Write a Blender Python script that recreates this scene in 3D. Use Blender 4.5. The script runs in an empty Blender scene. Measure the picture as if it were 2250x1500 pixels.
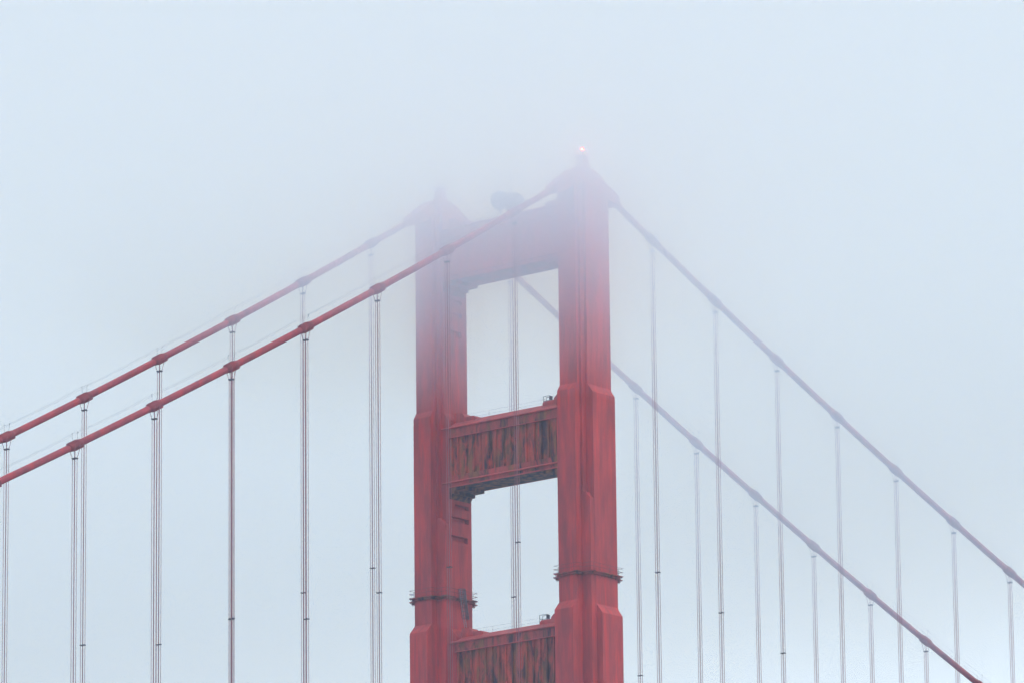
import bpy, math, random
from mathutils import Vector, Matrix
random.seed(7)
scene = bpy.context.scene
col = scene.collection
R = math.radians

# ------------------------------------------------------------------ camera
cam_data = bpy.data.cameras.new("camera")
cam = bpy.data.objects.new("camera", cam_data)
col.objects.link(cam)
scene.camera = cam
c_right = Vector((0.77199385, 0.63553744, -0.01084691))
c_up = Vector((0.15900026, -0.1765607, 0.97136257))
c_fwd = Vector((-0.61542214, 0.7516106, 0.23735439))
cm = Matrix((c_right, c_up, -c_fwd)).transposed().to_4x4()
cm.translation = Vector((525.8165, -642.2471, -1.35456))
cam.matrix_world = cm
cam_data.sensor_width = 36.0
cam_data.lens = 12693.43 * 36.0 / 2250.0
cam_data.clip_start = 1.0
cam_data.clip_end = 12000.0

# ------------------------------------------------------------------ sky
world = bpy.data.worlds.new("World")
scene.world = world
world.use_nodes = True
wn = world.node_tree
wn.nodes.clear()
SUN_EL, SUN_AZ = R(50), R(82)      # azimuth measured clockwise from +Y
sky = wn.nodes.new("ShaderNodeTexSky")
sky.sky_type = 'NISHITA'
sky.sun_disc = False
sky.sun_elevation = SUN_EL
sky.sun_rotation = SUN_AZ
sky.air_density = 1.0
sky.dust_density = 2.0
sky.altitude = 0
bg_clear = wn.nodes.new("ShaderNodeBackground")
bg_clear.inputs[1].default_value = 0.06
wn.links.new(sky.outputs[0], bg_clear.inputs[0])
bg_cloud = wn.nodes.new("ShaderNodeBackground")      # the even overcast in front of the blue
bg_cloud.inputs[0].default_value = (0.640, 0.752, 0.880, 1)
bg_cloud.inputs[1].default_value = 1.0
# the overcast is a little brighter low down, where the sea fog lies
w_geo = wn.nodes.new("ShaderNodeTexCoord")
w_sep = wn.nodes.new("ShaderNodeSeparateXYZ")
wn.links.new(w_geo.outputs['Generated'], w_sep.inputs[0])
w_map = wn.nodes.new("ShaderNodeMapRange")
w_map.inputs['From Min'].default_value = 0.10
w_map.inputs['From Max'].default_value = 0.36
w_map.inputs['To Min'].default_value = 1.03
w_map.inputs['To Max'].default_value = 0.95
wn.links.new(w_sep.outputs[2], w_map.inputs[0])
wn.links.new(w_map.outputs[0], bg_cloud.inputs[1])
wmix = wn.nodes.new("ShaderNodeMixShader")
wmix.inputs[0].default_value = 0.86
wout = wn.nodes.new("ShaderNodeOutputWorld")
wn.links.new(bg_clear.outputs[0], wmix.inputs[1])
wn.links.new(bg_cloud.outputs[0], wmix.inputs[2])
wn.links.new(wmix.outputs[0], wout.inputs[0])

sun_data = bpy.data.lights.new("sun", 'SUN')
sun_data.energy = 0.7
sun_data.angle = R(20)
sun_data.color = (1.0, 0.96, 0.91)
sun = bpy.data.objects.new("sun", sun_data)
col.objects.link(sun)
sd = Vector((math.sin(SUN_AZ) * math.cos(SUN_EL), math.cos(SUN_AZ) * math.cos(SUN_EL), math.sin(SUN_EL)))
sun.rotation_euler = sd.to_track_quat('Z', 'Y').to_euler()

vs = scene.view_settings
vs.view_transform = 'Standard'
vs.look = 'None'
vs.exposure = 0.68
vs.gamma = 1.0
scene.render.engine = 'CYCLES'
cy = scene.cycles
cy.max_bounces = 14
cy.diffuse_bounces = 3
cy.glossy_bounces = 3
cy.volume_bounces = 12
cy.transparent_max_bounces = 16
cy.use_denoising = True
cy.sample_clamp_indirect = 6.0

# ------------------------------------------------------------------ materials
def new_mat(name):
    m = bpy.data.materials.new(name)
    m.use_nodes = True
    nt = m.node_tree
    nt.nodes.clear()
    out = nt.nodes.new("ShaderNodeOutputMaterial")
    return m, nt, out


def ramp(nt, src, stops):
    r = nt.nodes.new("ShaderNodeValToRGB")
    el = r.color_ramp.elements
    while len(el) < len(stops):
        el.new(0.5)
    for e, (p, c) in zip(el, stops):
        e.position = p
        e.color = c if len(c) == 4 else (*c, 1)
    nt.links.new(src, r.inputs[0])
    return r.outputs[0]


def noise(nt, scale, size, detail=5.0, rough=0.6, offset=(0, 0, 0), distort=0.0):
    """world-space noise stretched by size (x, y, z)"""
    g = nt.nodes.new("ShaderNodeNewGeometry")
    mp = nt.nodes.new("ShaderNodeMapping")
    mp.inputs['Scale'].default_value = size
    mp.inputs['Location'].default_value = offset
    nt.links.new(g.outputs['Position'], mp.inputs[0])
    n = nt.nodes.new("ShaderNodeTexNoise")
    n.inputs['Scale'].default_value = scale
    n.inputs['Detail'].default_value = detail
    n.inputs['Roughness'].default_value = rough
    n.inputs['Distortion'].default_value = distort
    nt.links.new(mp.outputs[0], n.inputs['Vector'])
    return n.outputs['Fac']


def mixc(nt, fac, a, b, mode='MIX'):
    n = nt.nodes.new("ShaderNodeMix")
    n.data_type = 'RGBA'
    n.blend_type = mode
    for sock, v in ((n.inputs[0], fac), (n.inputs[6], a), (n.inputs[7], b)):
        if isinstance(v, (int, float)):
            sock.default_value = v
        elif isinstance(v, tuple):
            sock.default_value = (*v, 1)
        else:
            nt.links.new(v, sock)
    return n.outputs[2]


def paint_mat(name, base=(0.56, 0.052, 0.044), stain=0.0, rough=0.62, ochre=0.0):
    """weathered red oxide paint: faded patches, vertical runs, soot and rust"""
    m, nt, out = new_mat(name)
    b = nt.nodes.new("ShaderNodeBsdfPrincipled")
    b.inputs['Roughness'].default_value = rough
    b.inputs['Specular IOR Level'].default_value = 0.25
    nt.links.new(b.outputs[0], out.inputs[0])
    deep = tuple(v * f for v, f in zip(base, (0.60, 0.85, 1.1)))
    pale = tuple(v * f for v, f in zip(base, (1.10, 1.15, 1.25)))
    n1 = noise(nt, 0.55, (1, 1, 0.22), 6)
    c = mixc(nt, ramp(nt, n1, [(0.33, (0, 0, 0)), (0.68, (1, 1, 1))]), deep, pale)
    n2 = noise(nt, 1.3, (1, 1, 0.07), 6, 0.62, (13, 5, 2), 0.2)
    run = ramp(nt, n2, [(0.45, (0, 0, 0)), (0.75, (0.55, 0.55, 0.55))])
    c = mixc(nt, run, c, tuple(v * f for v, f in zip(base, (0.5, 0.85, 1.1))))
    n5 = noise(nt, 0.9, (1, 1, 0.10), 5, 0.6, (-7, 11, 0), 0.3)
    fresh = ramp(nt, n5, [(0.52, (0, 0, 0)), (0.72, (0.65, 0.65, 0.65))])
    c = mixc(nt, fresh, c, tuple(v * f for v, f in zip(base, (1.35, 0.7, 0.65))))
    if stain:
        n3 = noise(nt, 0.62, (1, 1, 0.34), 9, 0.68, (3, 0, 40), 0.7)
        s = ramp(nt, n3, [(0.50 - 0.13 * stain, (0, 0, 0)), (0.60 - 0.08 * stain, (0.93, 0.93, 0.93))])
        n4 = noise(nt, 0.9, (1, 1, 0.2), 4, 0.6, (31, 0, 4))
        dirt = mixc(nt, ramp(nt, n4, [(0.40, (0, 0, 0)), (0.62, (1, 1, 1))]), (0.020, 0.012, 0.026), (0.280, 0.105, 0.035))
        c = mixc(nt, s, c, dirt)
    nt.links.new(c, b.inputs['Base Color'])
    bump = nt.nodes.new("ShaderNodeBump")
    bump.inputs['Strength'].default_value = 0.25
    bump.inputs['Distance'].default_value = 0.05
    nt.links.new(noise(nt, 2.2, (1, 1, 0.5), 4, 0.55, (5, 9, 1)), bump.inputs['Height'])
    nt.links.new(bump.outputs[0], b.inputs['Normal'])
    return m


def plain_mat(name, c, rough=0.6, metal=0.0):
    m, nt, out = new_mat(name)
    b = nt.nodes.new("ShaderNodeBsdfPrincipled")
    b.inputs['Roughness'].default_value = rough
    b.inputs['Metallic'].default_value = metal
    nt.links.new(b.outputs[0], out.inputs[0])
    n = noise(nt, 1.5, (1, 1, 0.4), 4)
    nt.links.new(mixc(nt, ramp(nt, n, [(0.3, (0, 0, 0)), (0.7, (1, 1, 1))]), tuple(v * 0.75 for v in c), tuple(v * 1.2 for v in c)), b.inputs['Base Color'])
    return m


M_LEG = paint_mat("red_paint_leg")
M_STRUT = paint_mat("red_paint_strut", (0.46, 0.062, 0.048), stain=0.4)
M_PANEL = paint_mat("stained_panel", (0.60, 0.075, 0.040), stain=0.66)
M_SOFFIT = paint_mat("sooty_shaded_soffit", (0.045, 0.018, 0.03), stain=1.6)  # underside shade put into the near-black base colour, grime stains over it
M_TRIM = paint_mat("red_paint_trim", (0.56, 0.078, 0.065))
M_CABLE = paint_mat("red_paint_cable", (0.43, 0.040, 0.044), rough=0.5)
M_BAND = paint_mat("red_paint_band", (0.33, 0.036, 0.038), rough=0.55)
M_ROPE = plain_mat("painted_wire_rope", (0.36, 0.12, 0.14))
M_RAIL = plain_mat("railing_paint", (0.16, 0.035, 0.045))
M_IRON = plain_mat("dark_ironwork", (0.06, 0.05, 0.06))
M_GALV = plain_mat("galvanised_steel", (0.33, 0.34, 0.36), 0.5)
M_CAGE = plain_mat("weathered_cage", (0.17, 0.12, 0.14))
M_DISH = plain_mat("dish_fabric", (0.16, 0.15, 0.16), 0.7)


def volume_mat(name, density, colour=(0.68, 0.79, 1.0), aniso=0.8):
    m, nt, out = new_mat(name)
    v = nt.nodes.new("ShaderNodeVolumePrincipled")
    v.inputs['Color'].default_value = (*colour, 1)
    v.inputs['Absorption Color'].default_value = (1, 1, 1, 1)      # scatters only: nothing is absorbed
    v.inputs['Density'].default_value = density
    v.inputs['Anisotropy'].default_value = aniso
    nt.links.new(v.outputs[0], out.inputs['Volume'])
    return m


def glow_mat(name, c, s):
    m, nt, out = new_mat(name)
    e = nt.nodes.new("ShaderNodeEmission")
    e.inputs[0].default_value = (*c, 1)
    e.inputs[1].default_value = s
    nt.links.new(e.outputs[0], out.inputs[0])
    return m


M_LAMP = glow_mat("lit_red_lamp", (1.0, 0.045, 0.04), 115.0)

# ------------------------------------------------------------------ mesh helpers
class MB:
    def __init__(self):
        self.v, self.f, self.sm = [], [], []

    def quadbox(self, lo, hi):
        """lo / hi: four (x, y, z) points each, counter-clockwise seen from above"""
        n = len(self.v)
        k = len(lo)
        self.v += [tuple(p) for p in lo] + [tuple(p) for p in hi]
        self.f.append(tuple(n + i for i in reversed(range(k))))
        self.f.append(tuple(n + k + i for i in range(k)))
        for i in range(k):
            j = (i + 1) % k
            self.f.append((n + i, n + j, n + k + j, n + k + i))
        self.sm += [False] * (k + 2)

    def box(self, x0, x1, y0, y1, z0, z1):
        if x0 > x1: x0, x1 = x1, x0
        if y0 > y1: y0, y1 = y1, y0
        self.quadbox([(x0, y0, z0), (x1, y0, z0), (x1, y1, z0), (x0, y1, z0)],
                     [(x0, y0, z1), (x1, y0, z1), (x1, y1, z1), (x0, y1, z1)])

    def rect_to_rect(self, a, za, b, zb):
        """frustum between rectangles a, b = (x0, x1, y0, y1)"""
        f = lambda r, z: [(r[0], r[2], z), (r[1], r[2], z), (r[1], r[3], z), (r[0], r[3], z)]
        self.quadbox(f(a, za), f(b, zb))

    def prism(self, pts, axis, a, b):
        """pts 2D polygon; axis 'x': pts=(y,z) extruded in x; 'y': pts=(x,z); 'z': pts=(x,y)"""
        mk = {'x': lambda p, t: (t, p[0], p[1]), 'y': lambda p, t: (p[0], t, p[1]), 'z': lambda p, t: (p[0], p[1], t)}[axis]
        self.quadbox([mk(p, a) for p in pts], [mk(p, b) for p in pts])

    def tube(self, path, r, seg=8, cap=True, smooth=True):
        n0 = len(self.v)
        path = [Vector(p) for p in path]
        rr = r if isinstance(r, (list, tuple)) else [r] * len(path)
        prev = None
        for i, p in enumerate(path):
            d = (path[min(i + 1, len(path) - 1)] - path[max(i - 1, 0)])
            d = d.normalized() if d.length > 1e-9 else prev_d
            prev_d = d
            if prev is None:
                s = d.orthogonal().normalized()
            else:
                s = (prev - d * prev.dot(d)).normalized()
            prev = s
            t = d.cross(s)
            for k in range(seg):
                a = 2 * math.pi * k / seg
                self.v.append(tuple(p + (s * math.cos(a) + t * math.sin(a)) * rr[i]))
        for i in range(len(path) - 1):
            for k in range(seg):
                a, b = n0 + i * seg + k, n0 + i * seg + (k + 1) % seg
                self.f.append((a, b, b + seg, a + seg))
                self.sm.append(smooth)
        if cap:
            self.f.append(tuple(n0 + k for k in reversed(range(seg))))
            self.f.append(tuple(n0 + (len(path) - 1) * seg + k for k in range(seg)))
            self.sm += [False, False]

    def build(self, name, mat, parent=None):
        me = bpy.data.meshes.new(name)
        me.from_pydata(self.v, [], self.f)
        me.polygons.foreach_set("use_smooth", self.sm)
        me.materials.append(mat)
        me.validate()
        me.update()
        # outward normals
        import bmesh
        bm = bmesh.new()
        bm.from_mesh(me)
        bmesh.ops.recalc_face_normals(bm, faces=bm.faces)
        bm.to_mesh(me)
        bm.free()
        o = bpy.data.objects.new(name, me)
        col.objects.link(o)
        if parent:
            o.parent = parent
            o.matrix_parent_inverse = parent.matrix_world.inverted()
        return o


def tag(o, label=None, cat=None, group=None, kind=None):
    for k, v in (("label", label), ("category", cat), ("group", group), ("kind", kind)):
        if v:
            o[k] = v
    return o


def thing(name, label, cat, loc, group=None):
    o = bpy.data.objects.new(name, None)
    o.location = loc
    o.empty_display_size = 0.5
    col.objects.link(o)
    bpy.context.view_layer.update()
    return tag(o, label, cat, group)


# ------------------------------------------------------------------ setting: water
WATER = -6.0
mb = MB()
mb.v = [(-6000, -6000, WATER), (6000, -6000, WATER), (6000, 6000, WATER), (-6000, 6000, WATER)]
mb.f = [(0, 1, 2, 3)]
mb.sm = [False]
m_w, nt, out = new_mat("sea_water")
b = nt.nodes.new("ShaderNodeBsdfPrincipled")
b.inputs['Base Color'].default_value = (0.18, 0.23, 0.26, 1)
b.inputs['Roughness'].default_value = 0.35
bump = nt.nodes.new("ShaderNodeBump")
bump.inputs['Strength'].default_value = 0.6
nt.links.new(noise(nt, 0.15, (1, 1, 1), 6), bump.inputs['Height'])
nt.links.new(bump.outputs[0], b.inputs['Normal'])
nt.links.new(b.outputs[0], out.inputs[0])
tag(mb.build("water", m_w), kind="structure")

# ------------------------------------------------------------------ bridge geometry
S, H = 15.24, 13.716
ZT = 225.0
def cable_z(y):
    """unrounded main cable profile; side span for y < 0, main span for y > 0"""
    return ZT - 0.58995 * (-y) + 0.000354 * y * y if y < 0 else ZT - 0.44618 * y + 0.0003574 * y * y
def cable_pt(y):
    # rounded where it lies in the saddle
    if abs(y) < 4.0:
        zl, zr = cable_z(-4.0), cable_z(4.0)
        t = (y + 4.0) / 8.0
        z = (1 - t) ** 2 * zl + 2 * t * (1 - t) * (ZT - 0.05) + t * t * zr
        return z
    return cable_z(y)

# ------------------------------------------------------------------ tower
tower = thing("bridge_tower", "red steel suspension bridge tower with stepped legs, its top fading into fog", "bridge tower", (0, 0, WATER))
STRUTS = [(211.9, 220.4), (180.45, 189.5), (145.4, 157.2)]     # underside, eaves


def build_leg(cx, inner):
    """cx: leg centre; inner: +1 when the other leg lies towards +x"""
    leg = MB()
    B = lambda hx, hy, z0, z1, dy0=None: leg.box(cx - hx, cx + hx, -hy, hy, z0, z1)
    # upper stage
    B(1.60, 4.00, 190.0, 222.0)
    B(1.98, 3.38, 190.1, 222.15)
    leg.rect_to_rect((cx - 2.44, cx + 2.44, -2.55, 2.55), 222.3, (cx - 2.0, cx + 2.0, -2.1, 2.1), 222.9)
    # middle stage with slotted faces below each strut
    zs_ranges = []
    for (zu, ze) in STRUTS:
        zs_ranges.append((zu - 8.2, zu - 1.9, zu))
    def xarm(hx, hy, z0, z1):
        """one stage of the transverse arm; the face towards the other leg carries the slots"""
        outer = cx - inner * hx
        xin = cx + inner * hx
        xrec = cx + inner * (hx - 0.70)
        segs = []
        cuts = []
        for a, b_, zu in zs_ranges:
            for (dz, h, ya, yb) in ((2.5, 0.60, -1.15, 2.0), (4.5, 0.72, -2.0, 2.0), (7.4, 0.92, -2.15, 1.75)):
                zc = zu - dz
                if z0 + 0.5 < zc < z1 - 0.5:
                    cuts.append((zc, h, ya, yb))
        leg.box(outer, xrec, -hy, hy, z0, z1)
        cuts.sort()
        zprev = z0
        for zc, h, ya, yb in cuts:
            leg.box(xrec, xin, -hy, hy, zprev, zc - h / 2)
            leg.box(xrec, xin, -hy, ya, zc - h / 2, zc + h / 2)
            leg.box(xrec, xin, yb, hy, zc - h / 2, zc + h / 2)
            zprev = zc + h / 2
        leg.box(xrec, xin, -hy, hy, zprev, z1)
    xarm(2.44, 2.55, 190.2, 222.3)
    xarm(3.37, 2.60, 157.6, 190.8)
    for s in (1, -1):      # sloping shoulders
        leg.prism([(cx + s * 2.3, 190.8), (cx + s * 3.37, 190.8), (cx + s * 2.44, 192.1), (cx + s * 2.3, 192.1)], 'y', -2.6, 2.6)
        leg.prism([(s * 3.9, 191.25), (s * 4.62, 191.25), (s * 4.0, 192.2), (s * 3.9, 192.2)], 'x', cx - 1.63, cx + 1.63)
    leg.box(cx - 1.63, cx + 1.63, -4.62, 4.62, 158.0, 191.25)
    leg.box(cx - 2.02, cx + 2.02, -3.45, 3.45, 157.8, 191.0)
    # corner cell that starts part way up
    leg.box(cx + 1.0, cx + 3.33, -3.47, -2.35, 150.0, 174.9)
    leg.prism([(cx + 1.0, 174.9), (cx + 3.33, 174.9), (cx + 2.5, 175.9), (cx + 1.0, 175.9)], 'y', -3.47, -2.35)
    # lower stage
    xarm(4.40, 2.36, 100.0, 158.0)
    for s in (1, -1):
        leg.prism([(cx + s * 3.2, 158.0), (cx + s * 4.40, 158.0), (cx + s * 3.37, 159.45), (cx + s * 3.2, 159.45)], 'y', -2.36, 2.36)
        leg.prism([(s * 4.5, 158.7), (s * 5.78, 158.7), (s * 4.62, 160.0), (s * 4.5, 160.0)], 'x', cx - 1.67, cx + 1.67)
    leg.box(cx - 1.67, cx + 1.67, -5.78, 5.78, 100.2, 158.7)
    leg.box(cx - 3.40, cx + 3.40, -3.50, 3.50, 100.1, 157.4)
    # shaft below the frame, down into the water
    leg.box(cx - 5.2, cx + 5.2, -4.4, 4.4, 60.0, 104.0)
    leg.box(cx - 2.8, cx + 2.8, -7.4, 7.4, 60.2, 103.0)
    leg.box(cx - 6.2, cx + 6.2, -8.6, 8.6, WATER - 8, 61.5)
    # plate seams: thin riveted straps round the arms
    for z in (166.8, 170.9, 178.6, 183.4, 195.5, 201.8, 208.0, 214.2):
        hx, hy, wy = (3.37, 2.60, 4.62) if z < 190 else (2.44, 2.55, 4.0)
        leg.box(cx - hx - 0.015, cx + hx + 0.015, -hy - 0.015, hy + 0.015, z, z + 0.16)
        leg.box(cx - 1.645, cx + 1.645, -wy - 0.015, wy + 0.015, z + 0.02, z + 0.14)
    o = leg.build("tower_leg", M_LEG, tower)
    # catwalk collar round the leg
    def ring(d):
        ax, by, wx, ay = 3.37 + d, 2.60 + d, 1.63 + d, 4.62 + d
        kx, ky = 3.33 + d, 3.47 + d
        return [(cx - ax, -by), (cx - wx, -by), (cx - wx, -ay), (cx + wx, -ay), (cx + wx, -ky), (cx + kx, -ky), (cx + ax, -by),
                (cx + ax, by), (cx + wx, by), (cx + wx, ay), (cx - wx, ay), (cx - wx, by), (cx - ax, by)]
    cw = MB()
    cw.prism(ring(0.60), 'z', 164.02, 164.14)
    cw.prism(ring(0.30), 'z', 163.72, 164.015)
    pts = ring(0.56)
    # brackets below
    def along(pts, step):
        res = []
        for i in range(len(pts)):
            a, b_ = Vector((*pts[i], 0)), Vector((*pts[(i + 1) % len(pts)], 0))
            n = max(1, round((b_ - a).length / step))
            for k in range(n):
                res.append(a + (b_ - a) * (k / n))
        return res
    c0 = Vector((cx, 0, 0))
    for p in along(pts, 0.85):
        d = (c0 - p); d.z = 0; d.normalize()
        p = p + d * 0.12
        q = p + d * 0.5
        cw.tube([(p.x, p.y, 164.02), (q.x, q.y, 163.5)], 0.035, 4)
    catw = cw.build("catwalk", M_STRUT, o)
    rl = MB()
    for z in (164.72, 165.28):
        loop = [(x, y, z) for x, y in pts] + [(pts[0][0], pts[0][1], z)]
        for a, b_ in zip(loop[:-1], loop[1:]):
            rl.tube([a, b_], 0.026, 5)
    for p in [a + (b_ - a) * 0.5 for a, b_ in zip(along(pts, 2.4), along(pts, 2.4)[1:])]:
        rl.tube([(p.x, p.y, 164.1), (p.x, p.y, 165.3)], 0.018, 4)
    rl.build("railing", M_RAIL, o)
    # saddle housing on top
    sh = MB()
    prof = [(-7.2, 220.2), (-7.2, cable_z(-7.2) + 0.75), (-3.9, 223.9), (-2.6, 224.85), (-1.3, 225.25), (1.4, 225.25), (2.7, 224.75), (3.9, 223.95), (7.4, cable_z(7.4) + 0.60), (6.3, 220.9),(4.05,221.6), (4.0, 220.0), (-4.0, 220.0),(-4.1,221.2)]
    # split into convex pieces
    top = prof[1:9]
    for (y0, z0), (y1, z1) in zip(top[:-1], top[1:]):
        lo0 = min(cable_z(y0) - 0.75, z0 - 1.2) if abs(y0) > 4 else 221.5
        lo1 = min(cable_z(y1) - 0.75, z1 - 1.2) if abs(y1) > 4 else 221.5
        sh.prism([(y0, lo0), (y1, lo1), (y1, z1), (y0, z0)], 'x', cx - 1.15, cx + 1.15)
    sh.rect_to_rect((cx - 2.1, cx + 2.1, -3.2, 3.2), 222.0, (cx - 1.5, cx + 1.5, -2.4, 2.4), 224.2)
    for k in range(-2, 3):
        sh.box(cx - 1.28, cx + 1.28, k * 1.25 - 0.09, k * 1.25 + 0.09, 222.3, 224.75 - 0.12 * abs(k) * abs(k))
    sh.build("saddle_cover", M_LEG, o)
    fn = MB()
    fn.rect_to_rect((cx - 0.92, cx + 0.92, -0.85, 0.85), 225.2, (cx - 0.74, cx + 0.74, -0.68, 0.68), 226.0)
    fn.rect_to_rect((cx - 0.72, cx + 0.72, -0.66, 0.66), 226.0, (cx - 0.60, cx + 0.60, -0.56, 0.56), 227.2)
    fn.box(cx - 0.95, cx + 0.95, -0.95, 0.95, 227.2, 227.30)
    for sx in (-1, 1):
        for sy in (-1, 1):
            fn.tube([(cx + sx * 0.77, sy * 0.77, 227.25), (cx + sx * 0.77, sy * 0.77, 228.25)], 0.035, 5)
    for z in (227.75, 228.22):
        q = [(cx - 0.77, -0.77, z), (cx + 0.77, -0.77, z), (cx + 0.77, 0.77, z), (cx - 0.77, 0.77, z), (cx - 0.77, -0.77, z)]
        for a, b_ in zip(q[:-1], q[1:]):
            fn.tube([a, b_], 0.03, 5)
    fn.tube([(cx, 0, 227.2), (cx, 0, 228.0)], 0.12, 8)
    fn.build("finial", M_LEG, o)
    return o


leg_near = build_leg(H, -1)
leg_far = build_leg(-H, 1)


def build_strut(zu, ze, m_strut, m_panel, m_soffit, inner_face, roof=1.3, ledge_end=None):
    """zu underside, ze eaves; inner_face = |x| of the leg faces"""
    X = inner_face + 0.2
    LE = ledge_end or inner_face + 1.3
    st = MB()
    st.box(-X, X, -2.05, 2.05, zu + 0.05, ze)                      # web core
    zt = ze - 1.45                                                # top of panel
    zb = zu + 1.75                                                # bottom of panel
    for s in (-1, 1):
        st.box(-X, X, s * 2.00, s * 2.50, zt, ze - 0.05)           # upper band
        st.box(-X, X, s * 2.00, s * 2.50, zu + 0.1, zb)            # lower band
    o = st.build("strut", m_strut, tower)
    # panels with ribs
    pn = MB()
    for s in (-1, 1):
        pn.box(-X + 0.05, X - 0.05, s * 2.0, s * 2.12, zb - 0.02, zt + 0.02)
        n = 14 if m_panel is M_PANEL else 0
        for k in range(n + 1):
            x = -X + 0.5 + (2 * X - 1.0) * k / max(n, 1) + random.uniform(-0.15, 0.15)
            w = 0.14 if k % 3 else 0.22
            st2 = (x - w, x + w)
            pn.prism([(st2[0], s * 2.11), (st2[1], s * 2.11), (x + w * 0.6, s * 2.44), (x - w * 0.6, s * 2.44)], 'z', zb, zt)
    pn.build("fluted_panel", m_panel, o)
    tr = MB()
    for s in (-1, 1):
        y = lambda v: s * v
        # eaves ledge with slope above, running on along the leg
        for pts in ([(y(2.3), ze - 0.22), (y(2.82), ze - 0.10), (y(2.82), ze + 0.02), (y(1.25), ze + roof * 0.72), (y(1.25), ze)],):
            tr.prism(pts, 'x', -LE, LE)
        tr.prism([(y(2.45), zt - 0.10), (y(2.58), zt - 0.04), (y(2.58), zt + 0.03), (y(2.45), zt + 0.08)], 'x', -X, X)
        tr.prism([(y(2.4), zu + 0.62), (y(2.80), zu + 0.66), (y(2.80), zu + 0.74), (y(2.4), zu + 1.02)], 'x', -LE, LE)
        tr.box(-X, X, s * 2.35, s * 2.62, zu, zu + 0.16)
    tr.prism([(-1.26, ze - 0.2), (1.26, ze - 0.2), (1.26, ze + roof * 0.72), (0.6, ze + roof), (-0.6, ze + roof), (-1.26, ze + roof * 0.72)], 'x', -X, X)
    for s in (-1, 1):      # stepped blocks on top next to the legs
        f = s * (inner_face + 0.1)
        zc = ze + roof - 0.1
        tr.prism([(f, zc - 0.8), (f - s * 4.0, zc - 0.8), (f - s * 4.0, zc + 0.25), (f - s * 3.7, zc + 0.5), (f, zc + 0.5)], 'y', -1.05, 1.05)
        tr.prism([(f, zc), (f - s * 2.0, zc), (f - s * 1.9, zc + 0.75), (f - s * 1.4, zc + 1.2), (f, zc + 1.35)], 'y', -0.98, 0.98)
    tr.build("cornice", M_TRIM, o)
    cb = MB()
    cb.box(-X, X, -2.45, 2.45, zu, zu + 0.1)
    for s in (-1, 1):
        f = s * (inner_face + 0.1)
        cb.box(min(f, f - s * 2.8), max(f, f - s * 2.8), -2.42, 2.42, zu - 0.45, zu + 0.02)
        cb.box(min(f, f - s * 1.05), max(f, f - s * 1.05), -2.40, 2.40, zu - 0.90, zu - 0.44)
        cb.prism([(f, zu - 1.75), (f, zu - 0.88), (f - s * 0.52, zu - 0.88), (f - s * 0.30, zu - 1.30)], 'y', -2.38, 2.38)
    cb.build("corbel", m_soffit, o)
    return o


strut_top = build_strut(211.9, 219.9, M_LEG, M_LEG, M_STRUT, H - 2.44, roof=0.9, ledge_end=H - 2.0)
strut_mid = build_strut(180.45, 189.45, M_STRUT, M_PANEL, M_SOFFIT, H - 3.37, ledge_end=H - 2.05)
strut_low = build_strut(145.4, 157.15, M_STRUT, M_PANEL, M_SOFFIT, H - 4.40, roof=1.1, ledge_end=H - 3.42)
tag(strut_mid, label="rust streaked middle cross strut")

# ------------------------------------------------------------------ things on the tower
def rail_on_strut(ze, xa, xb, y, label):
    t = thing("wire_handrail", label, "handrail", (xa, y, ze), "wire handrails on the tower struts")
    for h in (0.55, 1.05):
        m = MB()
        m.tube([(xa, y, ze + h), (xb, y, ze + h)], 0.018, 4)
        m.build("wire", M_GALV, t)
    n = max(2, round(abs(xb - xa) / 5.0))
    for k in range(n + 1):
        p = MB()
        x = xa + (xb - xa) * k / n
        p.tube([(x, y, ze), (x, y, ze + 1.1)], 0.025, 4)
        p.build("post", M_GALV, t)
    return t


def gate(x0, x1, z, h, label):
    t = thing("access_gate", label, "gate", ((x0 + x1) / 2, 0, z), "access gates on the tower struts")
    m = MB()
    y0, y1 = -0.35, 0.35
    r = 0.04
    for x in (x0, x1):
        for y in (y0, y1):
            m.tube([(x, y, z), (x, y, z + h)], r, 5)
    for zz in (z + h * 0.5, z + h):
        for y in (y0, y1):
            m.tube([(x0, y, zz), (x1, y, zz)], r, 5)
        m.tube([(x1, y0, zz), (x1, y1, zz)], r, 5)
    m.build("frame", M_IRON, t)
    g = MB()
    g.box(x1 - 0.02, x1 + 0.05, -0.33, 0.33, z + h * 0.55, z + h * 0.97)
    g.build("hinge_plate", M_IRON, t)
    return t


gate(6.05, 7.2, 190.75, 1.35, "small dark pipe gate on the middle strut beside the nearer leg")
gate(4.85, 6.15, 158.25, 1.35, "small dark pipe gate on the lowest strut beside the nearer leg")
rail_on_strut(190.72, -9.9, 6.05, 0.0, "thin wire handrail along the top of the middle strut")
rail_on_strut(158.2, -8.9, 4.85, 0.0, "thin wire handrail along the top of the lowest strut")
rail_on_strut(220.75, -10.8, -3.2, 0.0, "faint handrail in the fog on the top strut between the farther leg and the dishes")


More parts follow.
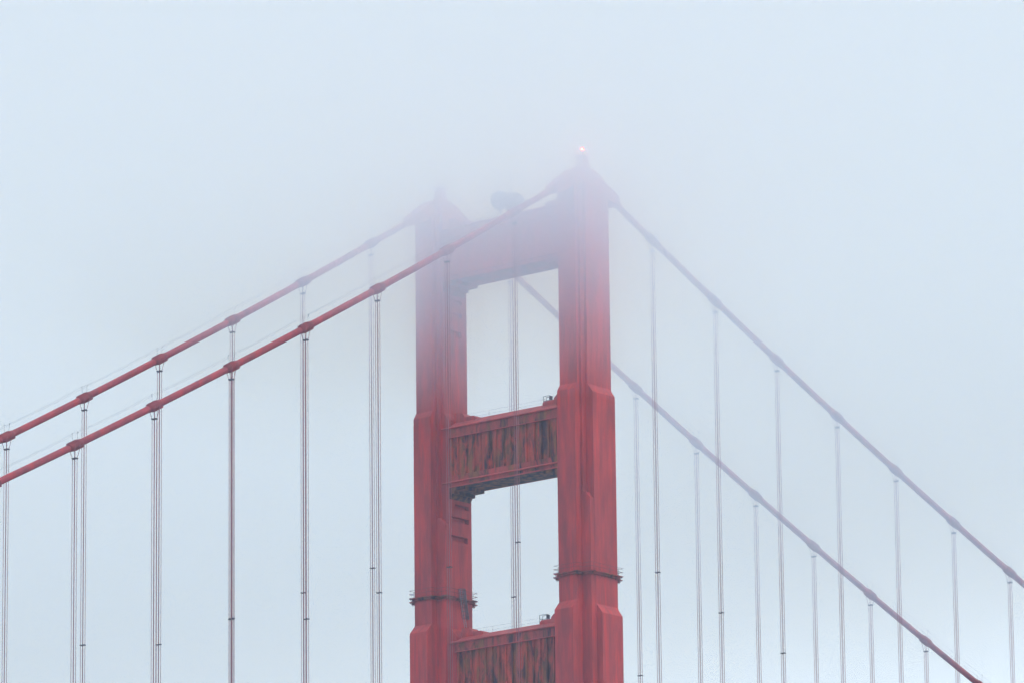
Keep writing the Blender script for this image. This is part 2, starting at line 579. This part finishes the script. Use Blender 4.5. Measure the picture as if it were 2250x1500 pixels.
def dish(x, y, z, r, label, yaw):
    t = thing("microwave_dish", label, "antenna dish", (x, y, z - r), "round dishes on the top strut")
    rot = Matrix.Rotation(yaw, 4, 'Z')
    def tr(p):
        q = rot @ Vector(p)
        return (q.x + x, q.y + y, q.z + z)
    d = MB()
    seg = 28
    rings = [(0.0, 0.42), (r * 0.6, 0.36), (r * 0.94, 0.24), (r, 0.14), (r, -0.30), (r * 0.86, -0.42), (r * 0.45, -0.62), (0.0, -0.70)]
    n0 = 0
    for (rr, yy) in rings:
        for k in range(seg):
            a = 2 * math.pi * k / seg
            d.v.append(tr((max(rr, 0.01) * math.cos(a), -yy, max(rr, 0.01) * math.sin(a))))
    for i in range(len(rings) - 1):
        for k in range(seg):
            a, b_ = i * seg + k, i * seg + (k + 1) % seg
            d.f.append((a, b_, b_ + seg, a + seg)); d.sm.append(True)
    d.build("drum", M_DISH, t)
    m = MB()
    m.tube([tr((0, 0.75, r * 0.3)), tr((0, 0.75, -r - 0.9))], 0.09, 8)
    m.tube([tr((0, 0.5, 0)), tr((0, 0.75, 0))], 0.12, 8)
    m.tube([tr((0.5, 0.75, -r - 0.9)), tr((0, 0.75, -r * 0.4))], 0.05, 6)
    m.tube([tr((-0.5, 0.75, -r - 0.9)), tr((0, 0.75, -r * 0.4))], 0.05, 6)
    m.build("mount", M_IRON, t)


dish(-1.55, -0.6, 223.2, 1.45, "round microwave dish clear of the nearer cable on the foggy top strut", R(36))
dish(1.05, -0.3, 222.35, 1.62, "bigger round microwave dish on the top strut, partly hidden behind the nearer cable", R(52))
t = thing("radio_mast", "thin whip mast rising into fog between the two round dishes", "antenna", (-0.12, 0.3, 220.6))
m = MB()
m.tube([(-0.12, 0.3, 220.6), (-0.12, 0.3, 225.2), (-0.12, 0.3, 228.6)], [0.07, 0.06, 0.03], 6)
m.build("pole", M_IRON, t)
m = MB()
m.tube([(-0.12, 0.3, 223.6), (-0.12, 0.3, 225.4)], 0.11, 8)
m.build("antenna_sleeve", M_DISH, t)

t = thing("warning_beacon", "glowing red aircraft warning lamp on the peak of the nearer leg", "warning light", (H, 0, 228.0))
m = MB()
m.tube([(H, 0, 228.0), (H, 0, 228.12)], 0.24, 12)
m.build("lamp_base", M_IRON, t)
m = MB()
zz = [(0.17, 0), (0.21, 0.10), (0.20, 0.22), (0.13, 0.33), (0.02, 0.38)]
m.tube([(H, 0, 228.12 + q * 1.2) for _, q in zz], [r_ * 1.15 for r_, _ in zz], 14)
m.build("lamp_lens", M_LAMP, t)

# caged ladder leaning on the far leg
t = thing("caged_ladder", "grey caged ladder leaning on the inside of the farther leg at the catwalk", "ladder", (-9.1, -0.5, 158.3))
def lad(s, y, out_=0.0):
    """s 0..1 from foot to head"""
    return Vector((-9.05 - 0.85 * s + out_, y, 159.5 + 5.9 * s))
m = MB()
for y in (-0.78, -0.28):
    m.tube([lad(0, y), lad(1, y)], 0.045, 5)
m.tube([lad(0, -0.78), Vector((-8.3, -0.9, 158.3))], 0.045, 5)
m.tube([lad(0, -0.28), Vector((-8.6, -0.2, 158.3))], 0.045, 5)
for k in range(20):
    s = k / 19
    m.tube([lad(s, -0.78), lad(s, -0.28)], 0.025, 4)
m.build("ladder_rails", M_GALV, t)
m = MB()
for k in range(9):
    s = 0.22 + 0.78 * k / 8
    pts = [lad(s, -0.53 + 0.52 * math.cos(a), 0.75 * math.sin(a)) for a in [math.pi * q / 8 for q in range(9)]]
    for a, b_ in zip(pts[:-1], pts[1:]):
        m.tube([a, b_], 0.045, 4)
for q in range(0, 9):
    a = math.pi * q / 8
    m.tube([lad(0.22, -0.53 + 0.52 * math.cos(a), 0.75 * math.sin(a)), lad(1, -0.53 + 0.52 * math.cos(a), 0.75 * math.sin(a))], 0.045, 4)
m.build("safety_cage", M_CAGE, t)

# ------------------------------------------------------------------ main cables
def span_dir(y):
    a, b_ = cable_z(y - 0.5), cable_z(y + 0.5)
    return Vector((0, 1, b_ - a)).normalized()


def ky(k):
    """y of the k-th suspender: negative k = side span (left), positive = main span (right)"""
    return -(-k * S + 0.762) if k < 0 else k * S + 1.1895


def make_cable(cx, label, ks):
    c = thing("main_cable", label, "bridge cable", (cx, 0, ZT), "main cables")
    m = MB()
    ys = [-260 + i * 4 for i in range(64)] + [-4 + i * 0.5 for i in range(17)] + [8 + i * 4 for i in range(75)]
    m.tube([(cx, y, cable_pt(y)) for y in ys], 0.47, 20)
    m.build("wrapped_cable", M_CABLE, c)
    for sx in (-1, 1):
        hr = MB()
        for rng in ([k for k in ks if k < 0], [k for k in ks if k > 0]):
            yk = sorted([ky(k) for k in rng] + [-7.0 if rng[0] < 0 else 7.0])
            path = []
            for a, b_ in zip(yk[:-1], yk[1:]):
                for q in range(6):
                    tt = q / 6
                    y = a + (b_ - a) * tt
                    path.append((cx + sx * 0.50, y, cable_z(y) + 1.62 - 0.12 * 4 * tt * (1 - tt)))
            path.append((cx + sx * 0.50, yk[-1], cable_z(yk[-1]) + 1.62))
            hr.tube(path, 0.015, 5)
        hr.build("hand_rope", M_GALV, c)
    for k in ks:
        y = ky(k)
        d = span_dir(y)
        p = Vector((cx, y, cable_z(y)))
        n = d.cross(Vector((1, 0, 0))).normalized()
        if n.z < 0: n = -n
        bd = MB()
        bd.tube([p - d * 1.32, p - d * 1.26, p - d * 0.60, p + d * 0.60, p + d * 1.26, p + d * 1.32], [0.49, 0.54, 0.58, 0.58, 0.54, 0.49], 20)
        # bolting flanges, top one shifted downhill and bottom one uphill
        sgn = 1 if k < 0 else -1
        for up, sh in ((1, -0.34 * sgn), (-1, 0.42 * sgn)):
            q0 = p + n * (0.50 * up) + d * (sh - 0.98)
            q1 = p + n * (0.50 * up) + d * (sh + 0.98)
            hgt = n * (0.16 * up)
            for xo in (-0.22, 0.10):
                a = [q0 + Vector((xo, 0, 0)), q0 + Vector((xo + 0.12, 0, 0)), q1 + Vector((xo + 0.12, 0, 0)), q1 + Vector((xo, 0, 0))]
                bd.quadbox(a, [v + hgt for v in a])
        # two grooves' ridges carrying the rope loops
        for o_ in (-0.52, -0.18, 0.18, 0.52):
            bd.tube([p + d * (o_ - 0.05), p + d * (o_ + 0.05)], 0.61, 20)
        band = bd.build("cable_band", M_BAND, c)
        for sx in (-1, 1):
            po = MB()
            b0 = Vector((cx + sx * 0.38, y, cable_z(y) + 0.45))
            b1 = Vector((cx + sx * 0.52, y, cable_z(y) + 1.70))
            po.tube([b0, b1], 0.018, 5)
            po.tube([b1 + Vector((0, 0, -0.08)), b1 + Vector((0, 0, 0.06))], 0.045, 6)
            po.build("rope_post", M_IRON, band)
        po = MB()
        lo = p - d * (1.35 * sgn) + Vector((0.1, 0, 0.42))
        po.tube([lo, lo + Vector((0, 0, 0.42))], 0.06, 6)
        po.build("rain_hood", M_IRON, band)
    return c


make_cable(H, "nearer red main cable running over the peak of the nearer tower leg", [-10, -9, -8, -7, -6, -5, -4, -3, -2, -1, 1, 2, 3, 4, 5, 6, 7, 8, 9])
make_cable(-H, "farther main cable running over the peak of the farther tower leg", [-10, -9, -8, -7, -6, -5, -4, -3, -2, -1, 1, 2, 3, 4, 5, 6, 7, 8, 9, 10])

# plain wrapping clamp low on the nearer cable just right of the tower
# ------------------------------------------------------------------ suspenders
ORD = {1: "first", 2: "second", 3: "third", 4: "fourth", 5: "fifth", 6: "sixth", 7: "seventh", 8: "eighth"}
SP = {-1: 166.8, -2: 160.9, -3: 155.0, -4: 149.1, -5: 146.9, 1: 167.25, 2: 163.4, 3: 159.4}


def suspender(cx, k):
    y = ky(k)
    zc = cable_z(y)
    side = "gently" if k < 0 else "steeply"
    which = "nearer" if cx > 0 else "farther"
    t = thing("suspender", f"{ORD[abs(k)]} suspender out from the tower on the {side} sloping side of the {which} main cable", "suspender rope",
              (cx, y, zc - 0.6), "suspender ropes under the main cables")
    zs = zc - 1.75
    d = span_dir(y)
    ax, ay = 0.23, 0.20
    for sx in (-1, 1):
        for sy in (-1, 1):
            m = MB()
            top = Vector((cx + sx * 0.60, y + sy * 0.48, zc + d.z / d.y * sy * 0.48 + 0.05))
            mid = Vector((cx + sx * 0.50, y + sy * 0.47, zc + d.z / d.y * sy * 0.48 - 0.45))
            m.tube([top, mid, (cx + sx * ax, y + sy * ay, zs), (cx + sx * ax, y + sy * ay, 74.0)], 0.035, 6)
            m.build("wire_rope", M_ROPE, t)
    def spreader(z, w=1.0):
        m = MB()
        for sx in (-1, 1):
            m.box(cx + sx * ax - 0.09, cx + sx * ax + 0.09, y - ay - 0.10, y + ay + 0.10, z - 0.05 * w, z + 0.05 * w)
        m.box(cx - ax - 0.12, cx + ax + 0.12, y - 0.05, y + 0.05, z - 0.06 * w, z + 0.06 * w)
        m.build("spreader", M_IRON, t)
    spreader(zs, 1.7)
    if k in SP:
        spreader(SP[k], 1.2)


for k in (-7, -6, -5, -4, -3, -2, -1, 1, 2, 3, 4, 5, 6, 7):
    suspender(H, k)
for k in (-6, -5, -4, -3, -2, -1, 1, 2, 3, 4, 5, 6, 7, 8):
    suspender(-H, k)

# ------------------------------------------------------------------ air: haze and the fog bank
def air_box(name, x0, x1, y0, y1, z0, z1, dens, label=None):
    m = MB()
    m.box(x0, x1, y0, y1, z0, z1)
    o = m.build(name, volume_mat(name + "_volume", dens))
    tag(o, label=label, kind="stuff")
    return o


air_box("haze", -2500, 2500, -2500, 2500, WATER - 1, 236.0, 0.00015)
for i, (z0, dens) in enumerate(((190.0, 0.0130), (202.0, 0.0110), (212.0, 0.0090))):
    air_box("fog", -900 + i * 7, 1400 - i * 7, -1400 + i * 7, 230 - i * 7, z0, 235.5 - 0.4 * i, dens, "pale fog layer hiding the top of the tower")
# thicker bank behind the tower, towards the main span
air_box("fog", -850, 1300, 6.0, 190, 170.0, 234.0, 0.0120, "thicker fog behind the tower hiding the right hand cables")

# drifting patch of denser fog round the farther cable near the tower
def fog_patch(c, r, dens, label):
    m = MB()
    nu, nv = 40, 24
    for i in range(nv + 1):
        ph = math.pi * i / nv
        for j in range(nu):
            th = 2 * math.pi * j / nu
            m.v.append((c[0] + r[0] * max(math.sin(ph), 1e-3) * math.cos(th), c[1] + r[1] * max(math.sin(ph), 1e-3) * math.sin(th), c[2] + r[2] * math.cos(ph)))
    for i in range(nv):
        for j in range(nu):
            a, b_ = i * nu + j, i * nu + (j + 1) % nu
            m.f.append((a, b_, b_ + nu, a + nu)); m.sm.append(True)
    m.f.append(tuple(reversed(range(nu)))); m.sm.append(False)
    m.f.append(tuple(nv * nu + j for j in range(nu))); m.sm.append(False)
    tag(m.build("fog", volume_mat("fog_patch_volume", dens)), label=label, kind="stuff")


for i, (c, r, dn) in enumerate((((-27, -27, 210), (20, 54, 25), 0.014), ((-25, -20, 212), (16, 42, 20), 0.017), ((-26, -34, 207), (15, 33, 14), 0.017),
                                ((-24, -10, 214), (13, 26, 17), 0.018), ((-23, -44, 202), (12, 22, 10), 0.014))):
    fog_patch(c, r, dn, "denser fog drifting round the farther cable beside the tower")
